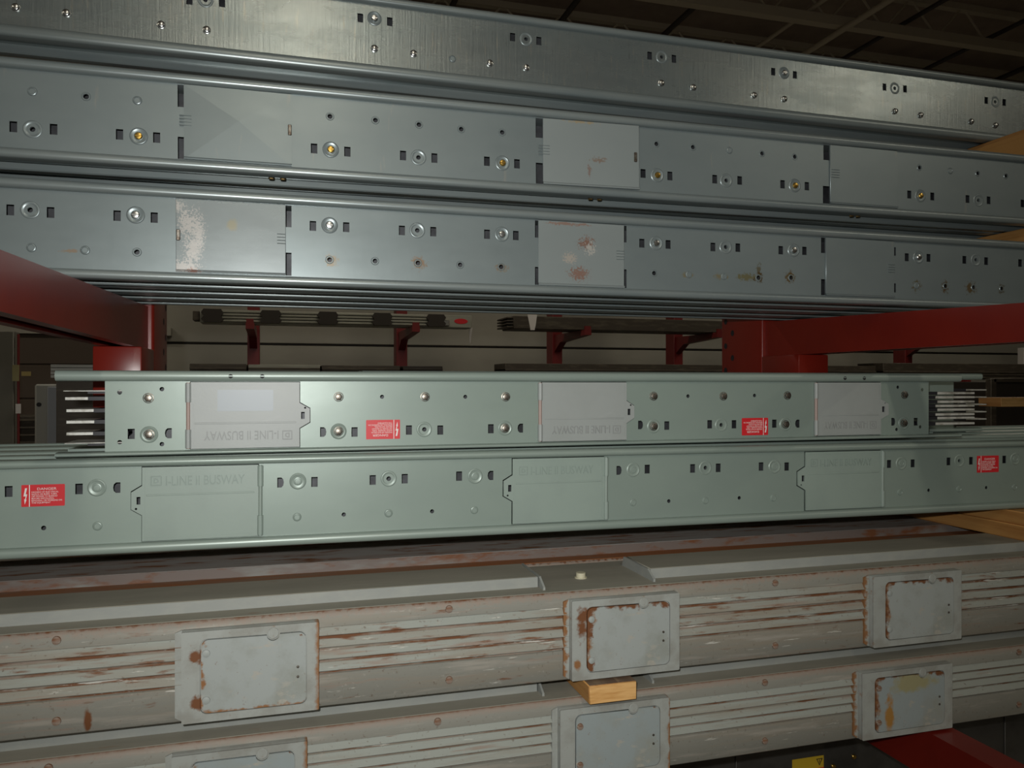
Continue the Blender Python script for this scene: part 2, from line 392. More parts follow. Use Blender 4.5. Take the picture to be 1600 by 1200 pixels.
        slot = rect(hw + tw * .15, hw + tw * .5, (f0 + f1) / 2 - .006, (f0 + f1) / 2 + .006)
        pin = circ(hw + tw * .55, (f0 + f1) / 2 + (.013 if flip else -.013), .0018, 10)
        if sg < 0: out = [(-x, z) for x, z in out][::-1]; slot = [(-x, z) for x, z in slot]; pin = [(-x, z) for x, z in pin]
        d = obj('access_door', sheet('access_door', out, [slot, pin], .003, mat, -.0032), s.root, (cx, 0, cz))
        g = .0011; cen = 0
        s.holes.append([(cx + x + (g if x > 0 else -g), cz + z + (g if z > 0 else -g)) for x, z in out])
        bm = bmesh.new(); bx = -sg * (hw + .0035)
        for za, zb_ in ((hz * .40, hz * .97), (-hz * .97, -hz * .42)): cyl(bm, (bx, -.0035, za), (bx, -.0035, zb_), .0046, 14)
        box(bm, min(bx, bx + sg * .006), max(bx, bx + sg * .006), -.004, -.0005, -hz * .97, hz * .97)
        obj('hinge_knuckles', finish(bm, 'hinge_knuckles', mat, 40), d)
        bm = bmesh.new(); cyl(bm, (bx, -.0028, -hz * .99), (bx, -.0028, hz * .99), .0034, 12); obj('hinge_pin', finish(bm, 'hinge_pin', M['hinge'] if 'hinge' in M else mat, 40), d)
        # raised frame, dividing ridge, recessed label field
        fr = sheet('raised_frame', rect(-hw + .002, hw - .002, -hz + .002, hz - .002), [rect(-hw + .0045, hw - .0045, -hz + .0045, hz - .0045)], .0006, mat, -.0037)
        obj('raised_frame', fr, d)
        sgn = -1 if flip else 1
        zr = sgn * hz * .24
        obj('raised_ridge', boxm('raised_ridge', -hw + .006, hw - .006, -.0040, -.0031, zr - .0013, zr + .0013, mat, .0004), d)
        # lettering: square emblem and name
        e = .0005 if faint else .0012
        lh = .0165
        tm = text('I-LINE II BUSWAY', lh * 1.28, e, sx=1)
        xs = [v.co.x for v in tm.vertices]; sc = (2 * hw * .68) / (max(xs) - min(xs)); tm.transform(Matrix.Scale(sc, 4, (1, 0, 0)))
        emb = [sheet('e', rrect(0, lh, 0, lh * .95, .001), [rrect(.0016, lh - .0016, .0016, lh * .95 - .0016, .0005)], e * 2, mat, -e)]
        dd = [(.0045, .004), (.0085, .004), (.0118, .0058), (.0118, .0098), (.0085, .0118), (.0045, .0118)]
        di = [(.0062, .0056), (.0082, .0056), (.0100, .0068), (.0100, .0088), (.0082, .0102), (.0062, .0102)]
        emb.append(sheet('e', dd, [di], e * 2, mat, -e))
        for m_ in emb: m_.materials.clear()
        tm.transform(Matrix.Translation((lh + .005, 0, 0)))
        lt = join(emb + [tm], 'embossed_lettering', M['letter'] if mat is M['plastic'] else M['letter_green'])
        lt.transform(Matrix.Translation((-hw + .012, 0, hz * .62 - lh * .45)))
        if flip: lt.transform(Matrix.Rotation(math.pi, 4, 'Y'))
        obj('embossed_lettering', lt, d, (0, -.0034, 0))
        return d
    def label(s, x0, x1, y0, y1, flip):
        a, b = s.P(x0, (y0 + y1) / 2), s.P(x1, (y0 + y1) / 2); wd = b[0] - a[0]
        hh = abs(s.P((x0 + x1) / 2, y0)[1] - s.P((x0 + x1) / 2, y1)[1]); cz = s.P((x0 + x1) / 2, (y0 + y1) / 2)[1]
        o = obj('warning_label', sheet('warning_label', rrect(-wd / 2, wd / 2, -hh / 2, hh / 2, .0012), [], .0004, M['redlabel'], -.0005), s.root, ((a[0] + b[0]) / 2, 0, cz), label='red danger label with white lettering and lightning bolt')
        parts = []
        xd = -wd / 2 + wd * .185
        parts.append(sheet('p', rect(xd - .0006, xd + .0006, -hh / 2, hh / 2), [], .0002, M['white'], -.0007))
        bl = [(.00, .5), (.34, .5), (.10, .10), (.36, .10), (.12, -.26), (.26, -.24), (-.04, -.56), (-.14, -.20), (-.01, -.24), (.10, -.03), (-.26, -.03)]
        bw = wd * .14; parts.append(sheet('p', [(-wd / 2 + wd * .085 + x * bw, z * hh * .70) for x, z in bl][::-1], [], .0002, M['white'], -.0007))
        t = text('DANGER', hh * .16, .0001, 'CENTER', 1.25); t.transform(Matrix.Translation((wd * .08, -.0006, hh * .25))); parts.append(t)
        for k, (ln, fr) in enumerate((('HAZARD OF ELECTRICAL', .62), ('SHOCK OR BURN. TURN', .58), ('OFF POWER TO BUSWAY', .60), ('BEFORE INSTALLING,', .52), ('REMOVING, OR WORKING ON', .70), ('THIS EQUIPMENT', .44))):
            t = text(ln, hh * .105, .0001, 'LEFT', 1); xs = [v.co.x for v in t.vertices]; t.transform(Matrix.Scale(wd * fr / (max(xs) - min(xs)), 4, (1, 0, 0)))
            t.transform(Matrix.Translation((xd + wd * .045, -.0006, hh * (.125 - .098 * k)))); parts.append(t)
        for m_ in parts: m_.materials.clear()
        me = join(parts, 'printed_lettering', M['white'])
        if flip: me.transform(Matrix.Rotation(math.pi, 4, 'Y'))
        obj('printed_lettering', me, o)

XA, XB = -1.15, 2.75
M['hinge'] = paint('hinge_wire', (.36, .27, .24), .45)
# ---- top level: bolts, no doors
b1 = Busway(1.54, .742, .590, .0155, .021, 0, XA, XB, M['blue'], M['bluerail'], RS_blue, 'grey steel busway lying topmost on the stack, zinc bolts and no doors')
b1.sets([((296, 0), (321, 0, 'hole'), (347, 4)), ((563, 28), (585, 29, 'zinc'), (609, 34)), ((801, 58), (822, 61, 'hole'), (842, 64)), ((1015, 87), (1034, 89, 'hole'), (1053, 92)),
         ((1208, 112), (1225, 114, 'zinc'), (1242, 117)), ((1382, 136), (1398, 138, 'hole'), (1414, 139)), ((1541, 157), (1555, 159, 'hole'), (1569, 160))])
b1.small([(25, 12, 'z'), (104, 21, 'z'), (252, 39, 'z'), (323, 47, 'z'), (585, 76, 'z'), (646, 84, 'z'), (707, 92, 'd'), (765, 99, 'z'), (822, 106, 'z'), (1033, 130, 'z'), (1083, 137, 'z'),
          (1178, 149, 'z'), (1225, 155, 'z'), (1398, 174, 'z'), (1438, 180, 'z'), (1517, 190, 'z'), (1555, 196, 'z')])
b1.close(M['row1'])
# ---- second level: brass screws
b2 = Busway(1.38, .4995, .346, .016, .016, .0042, XA, XB, M['blue'], M['bluerail'], RS_blue, 'grey steel busway with brass screws, lying on thin boards above the scratched busway')
b2.sets([((21, 198), (51, 202, 'hole'), (84, 202)), ((187, 210), (217, 213, 'brass'), (245, 215)), ((491, 232), (517, 234, 'brass'), (543, 237)), ((630, 243), (654, 246, 'hole'), (679, 247)),
         ((761, 252), (785, 255, 'brass'), (808, 256)), ((1005, 271), (1027, 274, 'brass'), (1047, 275)), ((1117, 280), (1135, 282, 'hole'), (1156, 282)), ((1223, 288), (1242, 290, 'brass'), (1261, 291)),
         ((1421, 304), (1438, 306, 'brass'), (1457, 307)), ((1512, 311), (1529, 313, 'hole'), (1545, 313)), ((1598, 318), None, None)])
b2.small([(51, 143, 'd'), (135, 151, 'h'), (215, 157, 'd')] + [(a, b, 'h') for a, b in ((516, 182), (587, 188), (655, 195), (721, 202), (785, 207), (1026, 225), (1083, 230), (1191, 240), (1242, 245), (1437, 262), (1528, 271), (1572, 275))] + [(1140, 235, 'd'), (1485, 267, 'd')])
b2.metal_door(288, 456, [(278, 288.5, .70, .995), (278, 288.5, .005, .30)], (281, 300), 453, dent=True)
b2.metal_door(848, 996, [(837.5, 848.5, .70, .995), (837.5, 848.5, .005, .32)], (841, 858), 990, tilt=.035,
              mat=paint('grey_enamel_scuffed', (.25, .285, .285), .33, .2, [('spot', (.22, .18, .15), .012, -.01, .016, .005, 4, 200), ('spot', (.22, .17, .15), -.005, -.03, .004, .012, 4, 200), ('spot', (.32, .27, .18), -.02, .058, .035, .003, 4, 160)], rough_var=.1))
b2.metal_door(1296, 1401, [(1287, 1296.5, .74, .995), (1286, 1296.5, .005, .30)], (1298, 1310), None)
b2.close()
for px, py in ((424, 275), (442, 276), (924, 309), (938, 310), (1333, 338), (1343, 339)):     # pairs of nuts under its flange
    bm = bmesh.new(); cyl(bm, (0, 0, .004), (0, 0, -.005), .0046, 6); X = un(px, py, 1.405)[0]
    obj('nut', finish(bm, 'nut', M['bronze']), b2.root, (X, .030, .006), label='brass nut under the lower flange')
# ---- third level: scratched doors, stained holes
def lp(bw_Y, zb, px, py): X, z = un(px, py, bw_Y); return X, z - zb
st = []
for px, py, rx, rz, col in ((1074, 430, .012, .006, (.22, .20, .13)), (1127, 432, .016, .006, (.22, .20, .13)), (1166, 433, .024, .008, (.17, .16, .09)), (1186, 425, .006, .018, (.14, .13, .09)), (1234, 433, .012, .013, (.13, .085, .03)),
                           (1185, 434, .011, .011, (.10, .07, .03)), (1432, 446, .012, .012, (.15, .13, .08)), (1477, 448, .010, .014, (.12, .075, .03)), (1517, 450, .016, .013, (.14, .10, .05)), (1565, 451, .010, .010, (.12, .10, .06)),
                           (519, 407, .013, .012, (.24, .21, .16)), (655, 411, .013, .012, (.23, .17, .12)), (784, 417, .012, .010, (.24, .2, .15)), (112, 392, .016, .003, (.25, .2, .15))):
    X, z = lp(1.38, .164, px, py); st.append(('spot', col, X, z, rx, rz, 3, 170))
mst = paint('grey_enamel_stained', BLUE, .33, .38, [('noise', BLUE2, (5, 5, 9), 4, .35, .7)] + st, ((30, 30, 6), .05), rough_var=.12)
b3 = Busway(1.38, .315, .164, .016, .0155, 0, XA, XB, M['blue'], M['bluerail'], RS_blue, 'grey steel busway with scratched doors and stained holes, lying on the red rack arms')
b3.sets([((16, 328), (47, 328, 'hole'), (79, 332)), ((183, 337), (212, 336, 'zinc'), (241, 340)), ((489, 353), (515, 352, 'zinc'), (541, 355)), ((628, 360), (652, 360, 'hole'), (677, 362)), ((761, 366), (784, 366, 'zinc'), (806, 368)),
         ((1003, 380), (1025, 380, 'zinc'), (1044, 382)), ((1114, 386), (1134, 386, 'hole'), (1153, 387)), ((1220, 391), (1240, 391, 'zinc'), (1257, 392)), ((1417, 402), (1435, 402, 'zinc'), (1451, 403)), ((1507, 406), (1525, 406, 'hole'), (1541, 408)), ((1594, 411), None, None)])
b3.small([(49, 387, 'd'), (133, 391, 'd'), (214, 394, 'h')] + [(a, b, 'h') for a, b in ((515, 406), (586, 408), (653, 411), (719, 414), (783, 417), (1022, 427), (1185, 434), (1236, 434), (1477, 447), (1521, 449), (1565, 451))] + [(1076, 429, 'd'), (1131, 432, 'd'), (1432, 446, 'd')])
SCR = (.46, .45, .43)
msc = paint('grey_enamel_scratched', (.25, .285, .29), .27, .3, [('spot', SCR, -.084, .046, .012, .010, 5, 420), ('spot', SCR, -.066, .020, .016, .022, 5, 380), ('spot', SCR, -.060, -.024, .012, .026, 5, 420), ('spot', SCR, -.074, -.052, .024, .012, 4.5, 420), ('spot', SCR, -.050, .002, .008, .03, 5.5, 420), ('spot', (.28, .16, .13), -.058, -.058, .01, .006, 4, 300), ('spot', (.30, .29, .22), .0, .02, .010, .012, 1, 100)], rough_var=.1)
b3.metal_door(275, 446.5, [(446, 455.5, .69, .995), (446, 455.5, .005, .33)], (433, 446), 279, mat=msc)
msc2 = paint('grey_enamel_worn', (.25, .285, .285), .34, .25, [('spot', (.22, .13, .10), .008, .022, .014, .012, 4.5, 260), ('spot', (.42, .41, .38), .016, .012, .010, .012, 4.5, 300), ('spot', (.24, .15, .12), -.006, -.036, .020, .013, 4.2, 260), ('spot', (.38, .35, .31), -.024, -.008, .014, .010, 4.5, 300), ('spot', (.26, .18, .15), -.03, .055, .05, .003, 4, 200)], rough_var=.1)
b3.metal_door(840.5, 974.5, [(836, 840.8, .73, .995), (836, 840.8, .005, .28), (974, 979, .73, .995), (974, 979, .005, .30)], (962, 974), None, mat=msc2)
b3.metal_door(1289, 1396, [(1283, 1289.3, .73, .995), (1283, 1289.3, .005, .28), (1396, 1400, .75, .9), (1396, 1400, .10, .26)], (1386, 1396), None)
b3.close(mst)
# more of the same behind it, only their lower flanges showing
def plain(Y, zt, zb, n, label, group, face=M['blue'], rail=M['bluerail'], rs=RS_blue, rt=.016, rb=.0155, xa=XA, xb=XB, dy=.107):
    for k in range(n):
        q = Busway(Y + dy * k, zt, zb, rt, rb, 0, xa, xb, face, rail, rs, label[k] if isinstance(label, list) else label, group); q.close()
plain(1.487, .315, .164, 3, ['plain grey busway packed directly behind the scratched busway on the rack arms', 'plain grey busway on the rack arms, second behind the scratched busway', 'plain grey busway on the rack arms, third behind the scratched busway'], 'busways packed behind the scratched one')
plain(1.487, .503, .352, 1, 'plain grey busway packed behind the busway with brass screws', None)
# ---- fourth level: open ends, upside-down doors
b4 = Busway(1.41, .022, -.1166, .0175, .008, 0, ux(88, 1.41), ux(1497, 1.41), M['green'], M['greenrail'], RS_green, 'short green-grey busway with bare busbar ends and lettering upside down', plate=(ux(164, 1.41), ux(1451, 1.41)))
b4.sets([((205, 678), (233, 679, 'steel'), (263, 677, 'dl')), ((505, 675, 'dr'), (529, 674, 'steel'), (554, 675)), ((639, 672), (663, 671, 'hole'), (688, 672)), ((767, 670), (789, 669, 'steel'), (813, 669, 'dl')),
         ((1001, 664, 'dr'), (1021, 666, 'steel'), (1042, 665)), ((1109, 663), (1127, 664, 'hole'), (1147, 663)), ((1210, 662), (1227, 663, 'steel'), (1246, 662, 'dl')), ((1396, 659, 'dr'), (1412, 661, 'steel'), (1431, 659))])
b4.small([(a, b, 's') for a, b in ((232, 622), (529, 620), (664, 620), (790, 620), (1021, 619), (1130, 619), (1230, 618), (1413, 617))] + [(a, b, 'p') for a, b in ((187, 613), (253, 608), (187, 691), (253, 694), (597, 620), (727, 620), (1075, 619), (1179, 618), (1403, 605), (1441, 609), (1401, 671), (1438, 667))])
b4.moulded_door(298, 468, 484, M['plastic'], True)
b4.moulded_door(846, 978, 990, M['plastic'], True)
b4.moulded_door(1276, 1375, 1387, M['plastic'], True, faint=True)
b4.label(572, 625, 656, 686, True); b4.label(1159, 1200, 653, 680, True)
for px, py in ((361, 588), (410, 588), (1315, 591), (1345, 591)):
    bm = bmesh.new(); lathe(bm, [(.0036, -.0112), (.0036, -.0104), (0, -.0104)], 14); X, z = b4.P(px, py); obj('rail_hole', finish(bm, 'rail_hole', M['dark']), b4.root, (X, 0, z))
obj('sticker', boxm('sticker', *[un(q, 600, 1.41)[0] for q in (340, 427)], -.0036, -.0032, b4.P(380, 642)[1], b4.P(380, 609)[1], paint('clear_sticker', (.30, .34, .37), .4, 0, [('spot', (.42, .44, .46), .027, b4.P(380, 632)[1], .012, .008, 1.6, 120)])), b4.root, label='pale bluish sticker on the first door')
b4.close()
# busbar ends, left
for i, (py, xt, xi) in enumerate(((611, 97, 165), (623, 100, 134), (642, 102, 143), (660, 102, 144), (678.5, 102, 142), (693.5, 99, 165))):
    X0, z = b4.P(xt, py); X1 = ux(xi, 1.41) + .006; X2 = ux(200, 1.41); thin = xi > 160
    bb = obj('busbar', boxm('busbar', X0, X2, .006, .088, z - (.0008 if thin else .0024), z + (.0008 if thin else .0024), M['silver'], .0004), b4.root)
    if not thin: obj('insulation', boxm('insulation', X1 - .004, X2, .0045, .0895, z - .0034, z + .0034, M['black'], .0005), bb)
    else: obj('insulation', boxm('insulation', ux(135, 1.41), X2, .008, .0895, z - .0045, z - .001, M['black']), bb)
# busbar ends, right
for i, py in enumerate((614.5, 621, 628, 634.5, 640.5, 648, 653.5, 662.5)):
    X0, z = b4.P(1464 - 3 * (i % 2), py); X1 = ux(1525, 1.41)
    bb = obj('busbar', boxm('busbar', X0 - .026, X1, .003, .08, z - .0026, z + .0026, M['silver'], .0009), b4.root)
    obj('insulation', boxm('insulation', X0 - .027, X0 + .003, .002, .0815, z - .0034, z + .0034, M['black']), bb)
# ---- fifth level
b5 = Busway(1.38, -.118, -.2685, .0138, .0165, -.0042, XA, XB, M['green'], M['greenrail'], RS_green, 'long green-grey busway under the short one, red labels reading upright')
b5.sets([((13, 768), None, (123, 764)), (None, (151, 762, 'knob'), (182, 762, 'dl')), ((438, 754, 'dr'), (465, 752, 'knob'), (491, 753)), ((582, 750), (607, 748, 'hole'), (632, 748)), ((717, 744), (742, 744, 'knob'), (766, 743, 'dl')),
         ((967, 735, 'dr'), (989, 734, 'knob'), (1011, 733)), ((1082, 732), (1102, 731, 'hole'), (1122, 731)), ((1189, 729), (1210, 729, 'knob'), (1229, 729)), ((1389, 725), (1408, 724, 'knob'), (1426, 724)), ((1482, 721), (1499, 720, 'hole'), (1517, 720)), ((1569, 718), (1586, 717, 'knob'), None)])
b5.small([(68, 825, 'p'), (152, 822, 'd'), (464, 808, 'd'), (537, 804, 'p'), (607, 802, 'd'), (675, 799, 'p'), (741, 797, 'd'), (989, 785, 'd'), (1045, 783, 'p'), (1102, 782, 'd'), (1155, 778, 'p'), (1208, 778, 'd'), (1406, 769, 'd'), (1451, 766, 'p'), (1498, 764, 'd'), (1541, 762, 'p'), (1585, 761, 'd')])
M['hinge'] = M['greenrail']
b5.moulded_door(403, 222, 205, M['plastic_green'], False)
b5.moulded_door(943, 800, 786, M['plastic_green'], False, faint=True)
b5.moulded_door(1375, 1257, 1245, M['plastic_green'], False, faint=True)
b5.label(33, 101, 757, 791, False); b5.label(1526, 1560, 712, 738, False)
b5.close()
plain(1.487, -.118, -.2685, 3, ['plain green-grey busway packed directly behind the busway with upright red labels', 'plain green-grey busway, second behind the one with upright red labels', 'plain green-grey busway, third behind the one with upright red labels'], 'busways packed behind the one with upright labels', M['green'], M['greenrail'], RS_green, .0138, .0165)
# a shorter one behind the open-ended busway
q4 = Busway(1.56, .026, -.1166, .016, .01, 0, .15, ux(1530, 1.56), M['green'], M['greenrail'], RS_green, 'short green-grey busway behind the one with bare busbar ends', plate=(.15, ux(1490, 1.56))); q4.close()
for i in range(5):
    z = .03 + .018 * i
    bb = obj('busbar', boxm('busbar', ux(1480, 1.56), ux(1545, 1.56), .006, .088, z - .0016, z + .0016, M['silver'], .0006), q4.root)
    obj('insulation', boxm('insulation', ux(1480, 1.56), ux(1512, 1.56), .005, .0895, z - .003, z + .003, M['black']), bb)

# ================================================================== rusty bus ducts
GR = (.305, .325, .295); TAN = (.265, .24, .195); RUST = (.165, .068, .03); RUST2 = (.26, .125, .052); PINK = (.28, .225, .185); WHT = (.55, .54, .49)
def rusty(name, amt, base=GR, extra=(), sx=3):
    return paint(name, base, .6, 0, [('noise', TAN, (sx, 20, 40), 6, .62 - amt * .4, .75 - amt * .2), ('noise', PINK, (6, 60, 90), 5, .66 - amt * .2, .76 - amt * .2),
                 ('noise', RUST, (14, 60, 90), 6, .74 - amt * .30, .82 - amt * .24), ('noise', WHT, (12, 80, 160), 5, .69 - amt * .08, .73 - amt * .08), ('noise', (.17, .14, .11), (160, 160, 160), 4, .62, .74), ('noise', (.36, .34, .30), (70, 70, 110), 5, .64, .76)] + list(extra), (120, .15), spec=.3)
DUST = paint('dusty_grey_top', (.27, .26, .215), .75, 0, [('noise', (.31, .295, .245), (4, 20, 20), 5, .4, .65), ('noise', (.26, .15, .08), (6, 25, 25), 6, .66, .74), ('noise', (.5, .48, .42), (25, 40, 40), 4, .74, .78)], (150, .1), spec=.2)
class Duct:
    def __init__(s, Y, zt, zb, label, covers, amt, name='bus_duct', front=True, clean=False, dp=.195):
        s.root = thing(name, (0, Y, EZ(zb)), label, 'bus duct'); H = zt - zb; s.H = H; s.Y = Y; s.zb = zb
        body = rusty(name + '_body', amt * .75, (.24, .238, .208), [('noise', (.33, .31, .27), (5, 5, 60), 5, .56, .7), ('edge', PINK, 'Z', H - .012, -1, .010, .05 * amt, 120), ('edge', RUST, 'Z', H - .003, -1, .004, .026 * amt, 110), ('spot', RUST, -.27, .02, .006, .02, 1.5, 60)]); rib = rusty(name + '_rib', amt, GR)
        gro = rusty(name + '_groove', min(1.15, amt + .55), (.205, .125, .09) if amt > .3 else (.19, .165, .135)); stepm = paint(name + '_step', (.285, .30, .285) if front else (.20, .16, .14), .5, 0, [('noise', (.33, .34, .31), (14, 30, 30), 5, .45, .7), ('noise', RUST2, (10, 60, 60), 5, .72 - .06 * amt, .76)] if front else [('noise', (.2, .08, .035), (12, 40, 40), 6, .5, .62), ('noise', (.26, .26, .24), (5, 20, 20), 4, .55, .7)])
        z_lo, z_hi = .051, H - .025
        bm = bmesh.new()
        prism_x(bm, [(0, .003), (.003, 0), (dp, 0), (dp, H), (.006, H), (0, H - .006), (0, z_hi), (.007, z_hi - .002), (.007, z_lo + .002), (0, z_lo)], XA, XB)
        obj('casing', finish(bm, 'casing', body, 50), s.root)
        obj('groove_sheet', boxm('groove_sheet', XA, XB, .0035, .0068, z_lo + .001, z_hi - .001, gro), s.root)
        obj('top_sheet', boxm('top_sheet', XA, XB, .004, dp, H, H + .0012, DUST, .0004), s.root)
        # raised channel along the top, broken by the saddles
        sad = (.434, .642); xs = [XA, sad[0], sad[1], XB]
        for a, b in (((XA, sad[0] - .004), (sad[1] + .004, XB)) if front else ((XA, XB),)):
            ch = obj('top_channel', boxm('top_channel', a, b, .045, dp - .045, H + .001, H + .0195, DUST, .0012), s.root)
            obj('channel_side', boxm('channel_side', a, b, .0438, .0449, H + .0012, H + .0188, stepm), ch)
        for x in (sad if front else ()):
            bm = bmesh.new(); prism_x(bm, [(.020, H), (.020, H + .006), (.045, H + .0195), (dp - .045, H + .0195), (dp - .037, H)], x - .002, x + .002); obj('saddle_tab', finish(bm, 'saddle_tab', stepm), s.root)
            bm = bmesh.new(); lathe(bm, [(.0045, 0), (.0045, -.0025), (0, -.0032)], 10); tb = finish(bm, 'rivet', M['steel'], 40)
            for yy in (.06, .085): obj('rivet', tb, s.root, (x + .002, yy, H + .010), (0, 0, R(90)))
        bm = bmesh.new(); cyl(bm, (0, 0, 0), (0, 0, .010), .0088, 16); cyl(bm, (0, 0, 0), (0, 0, .002), .0115, 16)
        if front and not clean: obj('bolt', finish(bm, 'bolt', paint(name + '_bolt', (.55, .52, .38), .5), 40), s.root, ((sad[0] + sad[1]) / 2 - .012, .085, H + .001))
        bm = bmesh.new(); lathe(bm, [(.0062, 0), (.0058, -.0028), (.003, -.004), (0, -.0042)], 14); rv = finish(bm, 'rivet', rusty(name + '_rivet', 1.0, TAN), 40)
        if front:
            edges = []
            for a, b in covers: edges.append((ux(a, Y), ux(b, Y)))
            bays = [XA] + [q for e in edges for q in e] + [XB]
            for i in range(0, len(bays), 2):
                a, b = bays[i], bays[i + 1]; L_ = b - a
                hp = (z_hi - z_lo) / 4
                for k in range(4):
                    bm = bmesh.new(); z_ = z_lo + hp * (k + .5)
                    prism_x(bm, [(y_, z_ + q * hp) for y_, q in ((.0036, .46), (.0022, .44), (0, .24), (-.0036, -.06), (-.0044, -.13), (-.0036, -.18), (.0036, -.20))], a, b)
                    obj('rib', finish(bm, 'rib', rib, 40), s.root)
                for k in range(max(1, int(L_ / .3))):
                    X = a + L_ * (k + .5) / max(1, int(L_ / .3))
                    obj('rivet', rv, s.root, (X, 0, .022)); obj('rivet', rv, s.root, (X, 0, H - .012))
            for ci, (a, b) in enumerate(edges):
                cx = (a + b) / 2; hw = (b - a) / 2; hz = (H - .014) / 2; cz = H - .011 - hz
                left = ('edge', RUST, 'X', -hw * .68, 1, .006, .05, 40)
                ring = {0: [('edge', RUST2, 'X', hw * .93, -1, .006, .014, 90), ('spot', RUST, -hw * .78, hz * .42, .014, .012, 2, 90), ('spot', RUST, -hw * .74, -hz * .56, .014, .012, 2, 90)],
                        1: [('spot', RUST, -hw * .80, hz * .45, .014, .03, 2.2, 70), ('spot', RUST2, -hw * .9, -hz * .6, .008, .01, 2, 90), ('edge', RUST2, 'X', -hw * 1.03, 1, .004, .03, 60)],
                        2: [('edge', RUST2, 'X', -hw * 1.02, 1, .006, .04, 60)]}[ci % 3]
                inr = {0: [('edge', RUST2, 'X', -hw * .69, 1, .006, .05, 60), ('edge', RUST2, 'Z', -hz * .74, 1, .004, .02, 80)],
                       1: [('edge', RUST2, 'X', -hw * .62, 1, .012, .07, 55), ('edge', RUST, 'X', -hw * .66, 1, .006, .075, 45), ('edge', RUST, 'Z', hz * .68, -1, .006, .045, 55)],
                       2: [('edge', RUST2, 'X', -hw * .64, 1, .012, .05, 60), ('edge', RUST, 'X', -hw * .67, 1, .007, .06, 60), ('edge', RUST, 'Z', hz * .70, -1, .005, .04, 55)]}[ci % 3]
                if clean and ci == 1: ring = ring[:0] + [('edge', RUST2, 'X', hw * .96, -1, .004, .02, 60)]; inr = inr[:0]
                if clean and ci == 2: inr.append(('spot', (.36, .19, .05), -hw * .42, -hz * .35, .012, .05, 1.6, 60)); inr.append(('spot', (.32, .30, .17), hw * .1, hz * .55, .06, .02, 1.4, 60))
                CB = (.345, .365, .345)
                cm = paint('cover_box_paint', CB, .5, 0, [('noise', (.28, .285, .26), (20, 20, 20), 5, .42, .62), ('noise', (.24, .18, .13), (110, 110, 110), 5, .63, .74)] + ring, (120, .1), spec=.35)
                im = paint('cover_panel_paint', (.345, .375, .365) if not clean else (.30, .345, .35), .48, 0, [('noise', (.29, .31, .285), (18, 18, 18), 6, .45, .65), ('noise', (.40, .38, .33), (30, 30, 60), 5, .62, .72), ('noise', (.23, .19, .15), (150, 150, 150), 4, .66, .76), ('noise', RUST, (60, 60, 60), 4, .74, .76)] + inr, (120, .08), spec=.35)
                bm = bmesh.new(); box(bm, -hw, hw, -.0125, .006, -hz, hz, .002, 2)
                # flared left flange of the box
                prism_y(bm, [(-hw - .010, hz - .004), (-hw, hz), (-hw, -hz), (-hw - .010, -hz + .006)], -.004, .004)
                cv = obj('plug_in_cover', finish(bm, 'plug_in_cover', cm, 40), s.root, (cx, 0, cz))
                x0, x1, z0, z1 = -hw * .72, hw * .80, -hz * .80, hz * .80
                out = rrect(x0, x1, z0, z1, .010); tabx = x0 + (x1 - x0) * .68
                # scalloped notch for the locking tab
                arc = [(tabx + .0095 * math.cos(R(a_)), z1 - .0095 * math.sin(R(a_))) for a_ in range(0, 181, 22)]
                top_i = [i for i, p in enumerate(out) if abs(p[1] - z1) < 1e-6]
                i0 = top_i[0]; out = out[:i0 + 1] + arc + out[i0 + 1:]
                mx, mz = (x0 + x1) / 2, (z0 + z1) / 2; gw, gz = 1 + .0016 / ((x1 - x0) / 2), 1 + .0016 / ((z1 - z0) / 2)
                obj('cover_frame', sheet('cover_frame', rrect(-hw + .0004, hw - .0004, -hz + .0004, hz - .0004, .002), [[(mx + (x_ - mx) * gw, mz + (z_ - mz) * gz) for x_, z_ in out]], .0042, cm, -.0166), cv)
                obj('cover_panel', sheet('cover_panel', out, [], .0050, im, -.0176), cv)
                bm = bmesh.new(); lathe(bm, [(.0082, 0), (.0082, -.0012), (.0075, -.0018), (0, -.0018)], 18); obj('locking_tab', finish(bm, 'locking_tab', cm, 40), cv, (tabx, -.0166, z1 + .0022))
                for zz in (z1 - (z1 - z0) * .18, z0 + (z1 - z0) * .18):
                    bm = bmesh.new(); lathe(bm, [(.0058, 0), (.0054, -.002), (.002, -.003), (0, -.003)], 14); obj('hinge_rivet', finish(bm, 'hinge_rivet', im if not clean else rv.materials[0], 40), cv, (x0 + .007, -.0176, zz))
                for zz in (.002, -.013):
                    bm = bmesh.new(); lathe(bm, [(.0022, -.0001), (.0020, -.0010), (0, -.0012)], 10); obj('pin', finish(bm, 'pin', M['steel']), cv, (x1 - .012, -.0176, zz))
d1_ = Duct(1.28, -.356, -.506, 'rusty grey bus duct with ribbed front, upper of the two, its covers edged with rust', [(285, 498), (888, 1055), (1355, 1492)], .55)
d2_ = Duct(1.285, -.540, -.682, 'grey bus duct with ribbed front beneath the pine block, lower of the two', [(270, 480), (870, 1040), (1338, 1478)], .22, clean=True)
d3_ = Duct(1.50, -.356, -.506, 'heavily rusted bus duct behind the upper ribbed duct', [], .95, front=False, dp=.30)
RTOP = paint('rusted_top', (.27, .17, .11), .7, 0, [('noise', (.34, .13, .05), (1.6, 8, 8), 5, .36, .52), ('noise', (.24, .20, .17), (4, 30, 30), 5, .58, .7)], (120, .1), spec=.2)
for c_ in d3_.root.children:
    if c_.name.startswith('top_sheet'): c_.data.materials[0] = RTOP
for c_ in d3_.root.children:
    if c_.name.startswith('top_channel'): c_.data.materials[0] = paint('rust_dust', (.40, .37, .34), .75, 0, [('noise', (.36, .29, .25), (5, 30, 30), 5, .45, .65), ('noise', (.24, .10, .045), (9, 40, 40), 6, .54, .64)], spec=.2)

